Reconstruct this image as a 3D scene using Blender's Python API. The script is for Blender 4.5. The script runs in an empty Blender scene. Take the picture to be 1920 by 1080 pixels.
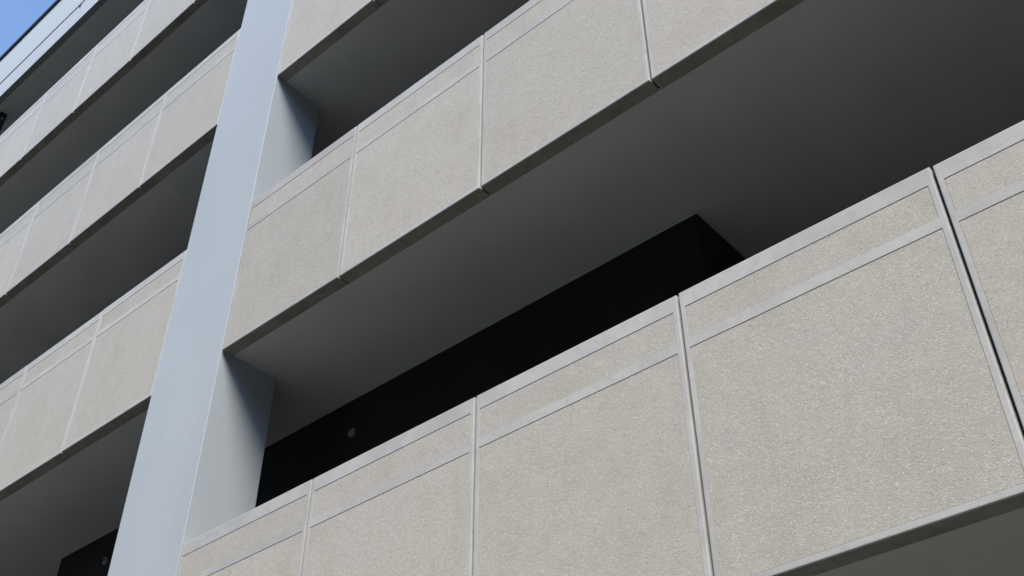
import bpy, math, random
from mathutils import Vector, Matrix
random.seed(7)
S = 1.3                                   # metres per facade module

# ------------------------------------------------------------------ camera, sky, sun, exposure
scene = bpy.context.scene
col = scene.collection
PITCH, YAW, ROLL = 0.6902, -0.7165, -0.0038
fw = Vector((math.sin(YAW)*math.cos(PITCH), math.cos(YAW)*math.cos(PITCH), math.sin(PITCH)))
r0 = Vector((math.cos(YAW), -math.sin(YAW), 0)); u0 = r0.cross(fw)
r1 = math.cos(ROLL)*r0 + math.sin(ROLL)*u0
u1 = -math.sin(ROLL)*r0 + math.cos(ROLL)*u0
cam = bpy.data.cameras.new('camera'); cam.sensor_width = 36; cam.lens = 2092.55/1920*36
cam.clip_start = 0.05; cam.clip_end = 3000
co = bpy.data.objects.new('camera', cam); col.objects.link(co)
M = Matrix((r1, u1, -fw)).transposed().to_4x4()
M.translation = Vector((3.8651, -2.8027, -2.5122))*S
co.matrix_world = M
scene.camera = co

SUN_EL, SUN_AZ = 54.0, 42.0               # azimuth measured from -Y (out of the facade) towards +X
world = bpy.data.worlds.new('World'); scene.world = world; world.use_nodes = True
wn = world.node_tree; wn.nodes.clear()
sky = wn.nodes.new('ShaderNodeTexSky'); sky.sky_type = 'NISHITA'; sky.sun_disc = False
sky.sun_elevation = math.radians(SUN_EL)
sd = Vector((math.sin(math.radians(SUN_AZ))*math.cos(math.radians(SUN_EL)),
             -math.cos(math.radians(SUN_AZ))*math.cos(math.radians(SUN_EL)),
             math.sin(math.radians(SUN_EL))))
sky.sun_rotation = math.atan2(sd.x, sd.y)
sky.air_density = 1.0; sky.dust_density = 0.2; sky.ozone_density = 3.0
bg = wn.nodes.new('ShaderNodeBackground'); bg.inputs[1].default_value = 0.112
wo = wn.nodes.new('ShaderNodeOutputWorld')
wn.links.new(sky.outputs[0], bg.inputs[0]); wn.links.new(bg.outputs[0], wo.inputs[0])
sl = bpy.data.lights.new('sun', 'SUN'); sl.energy = 2.15; sl.angle = math.radians(27)
sl.color = (1.0, 0.935, 0.80)
so = bpy.data.objects.new('sun', sl); col.objects.link(so)
so.rotation_euler = sd.to_track_quat('Z', 'Y').to_euler(); so.location = sd*30
vs = scene.view_settings
vs.view_transform = 'Standard'; vs.look = 'None'; vs.gamma = 1; vs.use_curve_mapping = False
vs.exposure = 1.5

# ------------------------------------------------------------------ helpers
def tag(o, label=None, cat=None, group=None, kind='thing'):
    if label: o['label'] = label
    if cat: o['category'] = cat
    if group: o['group'] = group
    if kind: o['kind'] = kind
    return o

def empty(name, loc=(0, 0, 0)):
    o = bpy.data.objects.new(name, None); col.objects.link(o); o.location = loc
    o.empty_display_size = 0.3
    return o

class MB:
    def __init__(s): s.v = []; s.f = []; s.m = []
    def quad(s, a, b, c, d, m=0):
        n = len(s.v); s.v += [a, b, c, d]; s.f.append((n, n+1, n+2, n+3)); s.m.append(m)
    def box(s, x0, x1, y0, y1, z0, z1, c=0.0, m=0, mb=None):
        """box with chamfered edges; mb = material of the underside"""
        if mb is None: mb = m
        X, Y, Z = (x0, x1), (y0, y1), (z0, z1)
        base = len(s.v); idx = {}
        def P(i, j, k, ax):
            key = (i, j, k, ax)
            if key not in idx:
                p = [X[i] + (c if i == 0 else -c)*(ax != 0), Y[j] + (c if j == 0 else -c)*(ax != 1), Z[k] + (c if k == 0 else -c)*(ax != 2)]
                idx[key] = len(s.v); s.v.append(tuple(p))
            return idx[key]
        def F(l, mm): s.f.append(tuple(l)); s.m.append(mm)
        for i in (0, 1): F([P(i, 0, 0, 0), P(i, 1, 0, 0), P(i, 1, 1, 0), P(i, 0, 1, 0)][::(1 if i else -1)], m)
        for j in (0, 1): F([P(0, j, 0, 1), P(1, j, 0, 1), P(1, j, 1, 1), P(0, j, 1, 1)][::(-1 if j else 1)], m)
        for k in (0, 1): F([P(0, 0, k, 2), P(1, 0, k, 2), P(1, 1, k, 2), P(0, 1, k, 2)][::(1 if k else -1)], m if k else mb)
        if c > 0:
            for i in (0, 1):
                for j in (0, 1): F([P(i, j, 0, 0), P(i, j, 0, 1), P(i, j, 1, 1), P(i, j, 1, 0)][::(1 if i == j else -1)], m)
            for i in (0, 1):
                for k in (0, 1): F([P(i, 0, k, 0), P(i, 1, k, 0), P(i, 1, k, 2), P(i, 0, k, 2)][::(1 if i != k else -1)], m)
            for j in (0, 1):
                for k in (0, 1): F([P(0, j, k, 1), P(1, j, k, 1), P(1, j, k, 2), P(0, j, k, 2)][::(1 if j == k else -1)], m)
            for i in (0, 1):
                for j in (0, 1):
                    for k in (0, 1): F([P(i, j, k, 0), P(i, j, k, 1), P(i, j, k, 2)], m)
    def disc(s, cx, y0, y1, cz, r, n=28, m=0, dome=0.0):
        b = len(s.v)
        for yy, rr in ((y1, r), (y0+dome*.5, r), (y0, r*.86)):
            for i in range(n):
                a = 2*math.pi*i/n; s.v.append((cx+rr*math.cos(a), yy, cz+rr*math.sin(a)))
        for t in range(2):
            for i in range(n):
                j = (i+1) % n
                s.f.append((b+t*n+i, b+t*n+j, b+(t+1)*n+j, b+(t+1)*n+i)); s.m.append(m)
        s.f.append(tuple(b+2*n+i for i in range(n))); s.m.append(m)
    def cyl(s, p, q, r, n=12, m=0):
        p = Vector(p); q = Vector(q); d = (q-p).normalized()
        a = d.orthogonal().normalized(); c = d.cross(a); b = len(s.v)
        for e in (p, q):
            for i in range(n):
                t = 2*math.pi*i/n; s.v.append(tuple(e+r*(math.cos(t)*a+math.sin(t)*c)))
        for i in range(n):
            j = (i+1) % n; s.f.append((b+i, b+j, b+n+j, b+n+i)); s.m.append(m)
        s.f.append(tuple(b+n+i for i in range(n))); s.m.append(m)
        s.f.append(tuple(b+i for i in reversed(range(n)))); s.m.append(m)
    def build(s, name, mats, parent=None, loc=(0, 0, 0)):
        me = bpy.data.meshes.new(name); me.from_pydata(s.v, [], s.f)
        for mt in (mats if isinstance(mats, (list, tuple)) else [mats]): me.materials.append(mt)
        for p, mi in zip(me.polygons, s.m): p.material_index = mi
        me.validate(); me.update()
        o = bpy.data.objects.new(name, me); col.objects.link(o); o.location = loc
        if parent: o.parent = parent
        return o

# ------------------------------------------------------------------ materials
def new_mat(name):
    m = bpy.data.materials.new(name); m.use_nodes = True
    nt = m.node_tree; nt.nodes.clear()
    out = nt.nodes.new('ShaderNodeOutputMaterial'); b = nt.nodes.new('ShaderNodeBsdfPrincipled')
    nt.links.new(b.outputs[0], out.inputs[0])
    return m, nt, b
def N(nt, t, **k):
    n = nt.nodes.new(t)
    for a, v in k.items(): setattr(n, a, v)
    return n
def coords(nt, scale=(1, 1, 1)):
    """position in metres, shifted per object so no two pieces repeat"""
    g = N(nt, 'ShaderNodeNewGeometry')
    mp = N(nt, 'ShaderNodeMapping'); mp.inputs['Scale'].default_value = scale
    oi = N(nt, 'ShaderNodeObjectInfo')
    ml = N(nt, 'ShaderNodeVectorMath', operation='SCALE'); ml.inputs[0].default_value = (37, 11, 23)
    nt.links.new(oi.outputs['Random'], ml.inputs['Scale'])
    ad = N(nt, 'ShaderNodeVectorMath', operation='ADD')
    nt.links.new(g.outputs['Position'], ad.inputs[0]); nt.links.new(ml.outputs[0], ad.inputs[1])
    nt.links.new(ad.outputs[0], mp.inputs[0])
    return mp.outputs[0], oi
def noise(nt, vec, scale, detail=3, rough=.55):
    n = N(nt, 'ShaderNodeTexNoise'); n.inputs['Scale'].default_value = scale
    n.inputs['Detail'].default_value = detail; n.inputs['Roughness'].default_value = rough
    nt.links.new(vec, n.inputs['Vector']); return n.outputs['Fac']
def ramp(nt, fac, pts):
    r = N(nt, 'ShaderNodeValToRGB'); e = r.color_ramp.elements
    e[0].position, e[0].color = pts[0][0], (*pts[0][1], 1)
    e[1].position, e[1].color = pts[-1][0], (*pts[-1][1], 1)
    for p, c in pts[1:-1]:
        x = e.new(p); x.color = (*c, 1)
    nt.links.new(fac, r.inputs[0]); return r.outputs[0]
def mix(nt, fac, a, b, mode='MIX'):
    m = N(nt, 'ShaderNodeMix', data_type='RGBA', blend_type=mode)
    for s_, v in ((m.inputs['Factor'], fac), (m.inputs['A'], a), (m.inputs['B'], b)):
        if hasattr(v, 'links'): nt.links.new(v, s_)
        elif isinstance(v, (int, float)): s_.default_value = v
        else: s_.default_value = (*v, 1)
    return m.outputs['Result']
def g3(v): return (v, v, v)
def bump(nt, b, h, strength, dist, prev=None):
    bp = N(nt, 'ShaderNodeBump'); bp.inputs['Strength'].default_value = strength
    bp.inputs['Distance'].default_value = dist; nt.links.new(h, bp.inputs['Height'])
    if prev: nt.links.new(prev, bp.inputs['Normal'])
    nt.links.new(bp.outputs[0], b.inputs['Normal']); return bp.outputs[0]

def smooth_concrete(name, base, stain, amount=.5, tone=.06):
    m, nt, b = new_mat(name)
    v, oi = coords(nt)
    c = mix(nt, ramp(nt, noise(nt, v, 3.2, 5), [(.38, g3(0)), (.70, g3(amount))]), base, stain)
    c = mix(nt, ramp(nt, noise(nt, v, 17, 4, .6), [(.50, g3(0)), (.72, g3(amount*.8))]), c, stain)
    c = mix(nt, ramp(nt, noise(nt, v, 60, 3), [(.35, g3(.0)), (.75, g3(.22))]), c, tuple(min(1, x*1.18) for x in base))
    # air holes
    vo = N(nt, 'ShaderNodeTexVoronoi'); vo.inputs['Scale'].default_value = 26; nt.links.new(v, vo.inputs['Vector'])
    c = mix(nt, ramp(nt, vo.outputs['Distance'], [(.035, g3(.55)), (.06, g3(0))]), c, tuple(x*.35 for x in base))
    hs = N(nt, 'ShaderNodeHueSaturation'); nt.links.new(c, hs.inputs['Color'])
    mr = N(nt, 'ShaderNodeMapRange'); mr.inputs['To Min'].default_value = 1-tone; mr.inputs['To Max'].default_value = 1+tone
    nt.links.new(oi.outputs['Random'], mr.inputs[0]); nt.links.new(mr.outputs[0], hs.inputs['Value'])
    nt.links.new(hs.outputs[0], b.inputs['Base Color'])
    b.inputs['Roughness'].default_value = .8; b.inputs['Specular IOR Level'].default_value = .25
    n1 = bump(nt, b, noise(nt, v, 9, 4), .35, .004)
    bump(nt, b, noise(nt, v, 160, 3), .35, .0012, n1)
    return m

def aggregate(name):
    m, nt, b = new_mat(name)
    v, oi = coords(nt)
    # sandy matrix, mottled
    c = ramp(nt, noise(nt, v, 2.4, 6, .6), [(.32, (.408, .384, .350)), (.55, (.436, .414, .380)), (.75, (.418, .402, .374))])
    c = mix(nt, ramp(nt, noise(nt, v, 11, 5, .65), [(.42, g3(0)), (.72, g3(.25))]), c, (.51, .49, .445))
    # faint rain streaks running down
    vs_, _ = coords(nt, (1, 1, .09))
    c = mix(nt, ramp(nt, noise(nt, vs_, 9, 5, .6), [(.50, g3(0)), (.75, g3(.17))]), c, (.33, .315, .28))
    # grains: every cell a stone of its own tone
    vo = N(nt, 'ShaderNodeTexVoronoi'); vo.inputs['Scale'].default_value = 200; nt.links.new(v, vo.inputs['Vector'])
    sx = N(nt, 'ShaderNodeSeparateColor'); nt.links.new(vo.outputs['Color'], sx.inputs[0])
    tone = ramp(nt, sx.outputs[0], [(0, g3(.72)), (.12, g3(.9)), (.5, g3(1.0)), (.86, g3(1.08)), (1, g3(1.42))])
    c = mix(nt, .6, c, tone, 'MULTIPLY')
    # bigger pale stones, a few
    v2 = N(nt, 'ShaderNodeTexVoronoi'); v2.inputs['Scale'].default_value = 78; nt.links.new(v, v2.inputs['Vector'])
    s2 = N(nt, 'ShaderNodeSeparateColor'); nt.links.new(v2.outputs['Color'], s2.inputs[0])
    sel = ramp(nt, s2.outputs[1], [(.84, g3(0)), (.93, g3(.75))])
    blob = ramp(nt, v2.outputs['Distance'], [(.16, g3(1)), (.27, g3(0))])
    c = mix(nt, mix(nt, 1.0, sel, blob, 'MULTIPLY'), c, (.68, .66, .61))
    sel3 = ramp(nt, s2.outputs[0], [(.955, g3(0)), (.97, g3(.75))])
    c = mix(nt, mix(nt, 1.0, sel3, blob, 'MULTIPLY'), c, (.13, .12, .11))
    hs = N(nt, 'ShaderNodeHueSaturation'); nt.links.new(c, hs.inputs['Color'])
    mr = N(nt, 'ShaderNodeMapRange'); mr.inputs['To Min'].default_value = .95; mr.inputs['To Max'].default_value = 1.05
    nt.links.new(oi.outputs['Random'], mr.inputs[0]); nt.links.new(mr.outputs[0], hs.inputs['Value'])
    nt.links.new(hs.outputs[0], b.inputs['Base Color'])
    b.inputs['Roughness'].default_value = .85; b.inputs['Specular IOR Level'].default_value = .3
    n1 = bump(nt, b, noise(nt, v, 22, 5, .7), .5, .004)
    n2 = bump(nt, b, noise(nt, v, 230, 2, .6), .8, .0022, n1)
    bump(nt, b, vo.outputs['Distance'], -.0, .002, n2)
    return m

def paint(name, base, var=.05, rough=.6, scale=1.3):
    m, nt, b = new_mat(name)
    v, oi = coords(nt, (1, 1, .35))
    lo = tuple(x*(1-var) for x in base); hi = tuple(x*(1+var) for x in base)
    c = ramp(nt, noise(nt, v, scale, 5, .6), [(.35, lo), (.65, hi)])
    c = mix(nt, ramp(nt, noise(nt, v, 24, 3), [(.45, g3(0)), (.8, g3(.3))]), c, lo)
    nt.links.new(c, b.inputs['Base Color'])
    b.inputs['Roughness'].default_value = rough; b.inputs['Specular IOR Level'].default_value = .3
    n1 = bump(nt, b, noise(nt, v, 5, 4), .25, .005)
    bump(nt, b, noise(nt, v, 120, 3), .25, .0012, n1)
    return m

M_FRAME = smooth_concrete('smooth_concrete', (.46, .46, .455), (.355, .355, .352), .8)
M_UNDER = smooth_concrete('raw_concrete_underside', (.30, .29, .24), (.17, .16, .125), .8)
M_FIELD = aggregate('exposed_aggregate')
M_PILLAR = paint('pale_blue_grey_paint', (.42, .458, .492), .035)
M_CEIL = paint('grey_ceiling_paint', (.55, .56, .54), .05, .8)
M_FASCIA = paint('pale_fascia_paint', (.455, .462, .455), .02, .5)
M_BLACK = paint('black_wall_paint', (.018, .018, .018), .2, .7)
M_METAL = paint('black_metal', (.012, .012, .014), .1, .45)
M_DISC = paint('grey_plastic', (.32, .32, .32), .03, .5)
M_WALL = paint('interior_wall_paint', (.22, .22, .22), .06, .8)
M_FLOOR = smooth_concrete('floor_concrete', (.15, .15, .145), (.10, .10, .095), .6)
M_GLASS = new_mat('window_glass')[0]  # glass for the window panes of the added buildings
gb = M_GLASS.node_tree.nodes['Principled BSDF']
gb.inputs['Base Color'].default_value = (.25, .26, .27, 1); gb.inputs['Roughness'].default_value = .12
M_BRICK = paint('brown_render', (.115, .10, .085), .1, .9)
def ground_mat():
    m, nt, b = new_mat('asphalt'); v, oi = coords(nt)
    c = ramp(nt, noise(nt, v, .35, 6, .6), [(.35, g3(.07)), (.7, g3(.10))])
    c = mix(nt, .6, c, ramp(nt, noise(nt, v, 90, 3, .7), [(.35, g3(.6)), (.7, g3(1.4))]), 'MULTIPLY')
    nt.links.new(c, b.inputs['Base Color']); b.inputs['Roughness'].default_value = .9
    bump(nt, b, noise(nt, v, 120, 3), .6, .004); return m
M_GROUND = ground_mat()
M_PAVE = smooth_concrete('pavement_concrete', (.17, .165, .155), (.12, .115, .11), .6)

# ------------------------------------------------------------------ measured layout (modules)
XL, XR = -1.4716, -0.7926                 # pillar sides
DP = 0.3995                               # pillar depth
RJ = [XR, 0.203, 1.2218, 2.2312, 3.2213, 4.215, 5.21, 6.205]
LJ = [XL, -2.4771, -3.4911, -4.4968, -5.4996, -6.502, -7.505, -8.508, -9.51]
BANDS = [(-1.0877, 0.0866), (1.2987, 2.4818), (3.7237, 4.8662), (6.1156, 7.2091)]
ZROOF, ZCOP, ZTOP = 8.435, 9.69, 9.785
GROUND = -2.5122 - 1.6/S
XMIN, XMAX = -9.51, 6.205
TH = 0.077                                # panel thickness
CORE = (-3.8577, 1.9002, 0.8499)
YBACK = 6.0

# ------------------------------------------------------------------ ground
gm = MB(); gm.quad((-900, -900, 0), (900, -900, 0), (900, 900, 0), (-900, 900, 0))
tag(gm.build('ground', M_GROUND, loc=(0, 0, GROUND*S)), 'dark asphalt ground in front of the building', kind='structure')
pm = MB(); pm.box(XMIN*S-6, XMAX*S+6, -1.9, .35, -.05, .13, .012)
tag(pm.build('pavement', M_PAVE, loc=(0, 0, GROUND*S)), 'concrete pavement along the foot of the building', kind='structure')

# ------------------------------------------------------------------ parapet panels
def panel_mesh(w, h):
    """body: smooth frame with two recessed fields, rounded outer edge; local x 0..w, z 0..h, y 0 = front"""
    mb = MB(); c = .0065; t = TH*S
    bs = .021*S; bb = .025*S; bt = .072*S; s1 = .213*S; s2 = .256*S; dr = .007
    xs = [c, bs, w-bs, w-c]; zs = [c, bb, h-s2, h-s1, h-bt, h-c]
    for i in range(3):
        for k in range(5):
            x0, x1, z0, z1 = xs[i], xs[i+1], zs[k], zs[k+1]
            if i == 1 and k in (1, 3):
                e = .0015     # arris slopes a little
                a = [(x0, 0, z0), (x1, 0, z0), (x1, 0, z1), (x0, 0, z1)]
                q = [(x0+e, dr, z0+e), (x1-e, dr, z0+e), (x1-e, dr, z1-e), (x0+e, dr, z1-e)]
                for n in range(4):
                    m_ = (n+1) % 4; mb.quad(a[n], a[m_], q[m_], q[n])
                mb.quad(*q)
            else: mb.quad((x0, 0, z0), (x1, 0, z0), (x1, 0, z1), (x0, 0, z1))
    # rounded rim in three steps
    prof = [(c, 0), (c*.5, c*.13), (c*.13, c*.5), (0, c)]
    for n in range(3):
        (a0, y0), (a1, y1) = prof[n], prof[n+1]
        o = [(a0, y0, a0), (w-a0, y0, a0), (w-a0, y0, h-a0), (a0, y0, h-a0)]
        q = [(a1, y1, a1), (w-a1, y1, a1), (w-a1, y1, h-a1), (a1, y1, h-a1)]
        for i in range(4):
            j = (i+1) % 4; mb.quad(o[j], o[i], q[i], q[j])
    o = [(0, c, 0), (w, c, 0), (w, c, h), (0, c, h)]; q = [(0, t, 0), (w, t, 0), (w, t, h), (0, t, h)]
    for i in range(4):
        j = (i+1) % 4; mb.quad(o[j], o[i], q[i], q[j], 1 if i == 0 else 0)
    mb.quad(q[1], q[0], q[3], q[2])
    fields = []
    for z0, z1 in ((zs[1], zs[2]), (zs[3], zs[4])):
        f = MB(); f.box(bs+.0018, w-bs-.0018, .0022, .0066, z0+.0018, z1-.0018, .0006); fields.append(f)
    return mb, fields
PLUG = (0.407, 0.044)
GAP = .013
def parapet(joints, zb, zt, label):
    e = empty('parapet', (min(joints)*S, 0, zb*S))
    tag(e, label, 'parapet wall', 'panelled parapets of the storeys')
    ox = min(joints)*S
    js = sorted(joints)
    for a, b in zip(js, js[1:]):
        x0 = a*S + GAP/2; w = (b-a)*S - GAP; h = (zt-zb)*S
        mb, fields = panel_mesh(w, h)
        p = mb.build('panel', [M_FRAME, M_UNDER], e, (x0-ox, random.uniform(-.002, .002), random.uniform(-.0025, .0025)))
        p.rotation_euler = (random.uniform(-.0008, .0008), random.uniform(-.0006, .0006), random.uniform(-.0014, .0014))
        for f, nm in zip(fields, ('lower_field', 'upper_field')): f.build(nm, M_FIELD, p)
    for a in js[1:-1]:
        q = MB(); q.box(-.0062, .0062, .03, TH*S-.01, .006, (zt-zb)*S-.006)
        q.build('joint_seal', M_METAL, e, (a*S-ox, 0, 0))
    if joints is RJ and zb == BANDS[0][0]:
        q = MB(); q.disc(0, -.0006, .004, 0, .016, n=20)
        o = q.build('fixing_plug', M_DISC, e, (PLUG[0]*S-ox, 0, (PLUG[1]-zb)*S)); o['label'] = 'small grey round plug in the top border'
    # continuous upstand the panels are hung on
    u = MB(); u.box(.02, (js[-1]-js[0])*S-.02, TH*S+.004, TH*S+.10, .03, (zt-zb)*S-.25)
    u.build('backing_wall', M_WALL, e)
    return e
PAR = [
 (RJ, 0, 'nearest and lowest beige aggregate parapet, large panels right of the pillar foot at bottom right'),
 (RJ, 1, 'middle beige aggregate parapet whose left end meets the pillar, above the black wall'),
 (RJ, 2, 'parapet at the top centre, right of the pillar, its underside shading the pillar'),
 (RJ, 3, 'topmost parapet right of the pillar, higher than all others on that side'),
 (LJ, 0, 'lowest parapet left of the pillar, level with the nearest large panels'),
 (LJ, 1, 'lower left parapet, left of the pillar, just above the small black wall corner'),
 (LJ, 2, 'second parapet down on the left of the pillar, its right end near the pillar top'),
 (LJ, 3, 'highest parapet on the left, under the pale roof fascia and in front of the black steel post'),
]
for j, i, lab in PAR: parapet(j, BANDS[i][0], BANDS[i][1], lab)

# ------------------------------------------------------------------ pillar
pe = empty('pillar', ((XL+XR)/2*S, 0, GROUND*S))
tag(pe, 'tall pale blue-grey painted square pillar running up between the parapets', 'pillar')
px = (XR-XL)/2*S
m = MB(); m.box(-px, px, -.003, DP*S, 0, (ZROOF-GROUND)*S-.004, .003); m.build('shaft', M_PILLAR, pe)

# ------------------------------------------------------------------ floor slabs (seen from below as ceilings)
SLAB = [
 'grey painted ceiling under the nearest parapet, seen at the bottom right corner',
 'large smooth dark grey ceiling over the nearest parapet, ending at the black wall',
 'dark grey ceiling above the middle parapet, right of the pillar top',
 'dark grey ceiling in the top left gap between the two upper left parapets',
]
for (zb, zt), lab in zip(BANDS, SLAB):
    s = MB(); s.box(XMIN*S, XMAX*S, (TH+.002)*S, YBACK*S, .018, .26, .004)
    # painted ceiling below, concrete above
    e = empty('floor_slab', (0, 0, zb*S)); tag(e, lab, 'ceiling', 'ceilings of the storeys')
    s.build('soffit', M_CEIL, e)
    f = MB(); f.box(XMIN*S+.05, XMAX*S-.05, TH*S+.13, YBACK*S-.05, .262, .30); f.build('floor_screed', M_FLOOR, e)
# roof
re = empty('roof_fascia', (0, 0, ZROOF*S))
tag(re, 'pale painted roof fascia with black coping against blue sky at top left', 'fascia')
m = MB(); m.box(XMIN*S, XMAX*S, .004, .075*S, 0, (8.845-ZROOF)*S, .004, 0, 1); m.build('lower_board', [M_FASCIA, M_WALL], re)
m = MB(); m.box(XMIN*S, XMAX*S, 0, .075*S, (8.885-ZROOF)*S, (ZCOP-ZROOF)*S, .004); m.build('upper_board', M_FASCIA, re)
m = MB(); m.box(XMIN*S, XMAX*S, .014, .07*S, (8.845-ZROOF)*S+.001, (8.885-ZROOF)*S-.001); m.build('groove_backing', M_DISC, re)
m = MB(); m.box(XMIN*S-.03, XMAX*S+.03, -.035, .35, (ZCOP-ZROOF)*S+.002, (ZTOP-ZROOF)*S-.03, .006); m.build('coping', M_METAL, re)
m = MB(); m.box(-5.545*S, -5.52*S, -.012, .0035, (8.79-ZROOF)*S, (8.852-ZROOF)*S, .002); m.build('clip', M_METAL, re)
rs = MB(); rs.box(XMIN*S, XMAX*S, .0755*S, YBACK*S, .03, .30)
o = rs.build('roof_slab', M_CEIL); o.location = (0, 0, ZROOF*S)
tag(o, 'dark grey ceiling directly under the roof fascia at top left', 'ceiling', 'ceilings of the storeys')

# ------------------------------------------------------------------ black core walls and back walls
levels = [GROUND] + [b[0] for b in BANDS] + [ZROOF]
CORELAB = ['black core wall at street level below the lowest ceiling', 'long black wall behind the nearest parapet, carrying two small round vents',
           'black core wall hidden behind the middle parapet', 'black core wall one storey below the top', 'black core wall on the top storey under the roof']
for i in range(5):
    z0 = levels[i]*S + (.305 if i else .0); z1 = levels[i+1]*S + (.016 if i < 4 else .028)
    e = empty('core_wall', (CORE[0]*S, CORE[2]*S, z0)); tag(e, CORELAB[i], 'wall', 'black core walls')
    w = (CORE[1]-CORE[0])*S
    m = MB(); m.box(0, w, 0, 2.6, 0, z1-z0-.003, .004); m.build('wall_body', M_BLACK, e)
    m = MB(); m.box(-.008, w+.008, -.02, -.001, z1-z0-.016, z1-z0-.002, .004); m.build('head_trim', M_CEIL, e)
m = MB(); m.box(XMIN*S, XMAX*S, YBACK*S+.002, YBACK*S+.25, 0, (ZROOF-GROUND)*S)
tag(m.build('back_wall', M_WALL, loc=(0, 0, GROUND*S)), 'plain grey wall at the back of the storeys', 'wall')
for x in (XMIN*S-.27, XMAX*S+.01):
    m = MB(); m.box(0, .26, .01, YBACK*S+.25, 0, (ZTOP-GROUND)*S-.05)
    tag(m.build('end_wall', M_WALL, loc=(x, 0, GROUND*S)),
        'plain end wall closing the %s end of the storeys' % ('far left' if x < 0 else 'near right'), 'wall', 'end walls')

# ------------------------------------------------------------------ round vents on the black wall
for x, z, lab in ((-.58, 1.056, 'small round grey vent on the black wall right of the pillar'),
                  (-3.165, 1.062, 'small round grey vent on the black wall left of the pillar, at bottom left')):
    e = empty('wall_vent', (x*S, CORE[2]*S, z*S)); tag(e, lab, 'vent', 'round vents on the black wall')
    m = MB(); m.disc(0, -.018, 0, 0, .037, dome=.008); m.build('cover', M_DISC, e)
    m = MB(); m.disc(0, -.026, -.018, 0, .011, n=16); m.build('centre_cap', M_DISC, e)

# ------------------------------------------------------------------ black steel post under the roof
fe = empty('steel_post', (-7.452*S-.09, .192*S, BANDS[3][0]*S+.31))
tag(fe, 'black square steel post under the roof at the far left edge of the picture', 'post')
hp = (ZROOF-BANDS[3][0])*S+.03-.31
m = MB(); m.box(-.09, .09, -.057, .057, .012, hp-.001, .005); m.build('shaft', M_METAL, fe)
m = MB(); m.box(-.11, .11, -.10, .11, 0, .011, .002); m.build('base_plate', M_METAL, fe)
m = MB(); m.cyl((.088, 0, hp-.14), (.10, 0, hp-.14), .017, 16); m.build('bolt_cap', M_DISC, fe)

# ------------------------------------------------------------------ two buildings added out of view to shade the low sky
oe = empty('sky_blocker_opposite', (0, -17, GROUND*S))
tag(oe, 'plain brown building added across the street behind the viewer to shade the low sky', 'building')
m = MB(); m.box(-34, 34, -12, 0, 0, 17.0, .02); m.build('wall', M_BRICK, oe)
m = MB(); m.box(-34.2, 34.2, -12.2, .2, 17.003, 17.3, .02); m.build('roof', M_FLOOR, oe)
m = MB(); g = MB()
for k in range(5):
    for i in range(22):
        x = -32.2 + i*3; z = 1.2 + k*3.4
        for (a, b_, c_, d_) in ((x, x+1.8, z, z+.08), (x, x+1.8, z+1.6, z+1.68), (x, x+.08, z+.082, z+1.598), (x+1.72, x+1.8, z+.082, z+1.598)):
            m.box(a, b_, .002, .05, c_, d_)
        g.box(x+.081, x+1.719, .002, .02, z+.081, z+1.599)
fr = m.build('window_frames', M_METAL, oe); g.build('window_panes', M_GLASS, oe)

ne = empty('sky_blocker_right', (27, -3, GROUND*S))  # second added mass, keeps low sky light along the street off the pillar
tag(ne, 'plain brown building added out of view at the right end of the street to block low sky light', 'building')
m = MB(); m.box(0, 14, -26, 12, 0, 15, .02); m.build('wall', M_BRICK, ne)
m = MB(); m.box(-.2, 14.2, -26.2, 12.2, 15.003, 15.3, .02); m.build('roof', M_FLOOR, ne)
m = MB(); g = MB()
for k in range(4):
    for i in range(12):
        y = -25 + i*3; z = 1.2 + k*3.4
        for (a, b_, c_, d_) in ((y, y+1.8, z, z+.08), (y, y+1.8, z+1.6, z+1.68), (y, y+.08, z+.082, z+1.598), (y+1.72, y+1.8, z+.082, z+1.598)):
            m.box(-.05, -.002, a, b_, c_, d_)
        g.box(-.02, -.002, y+.081, y+1.719, z+.081, z+1.599)
m.build('window_frames', M_METAL, ne); g.build('window_panes', M_GLASS, ne)
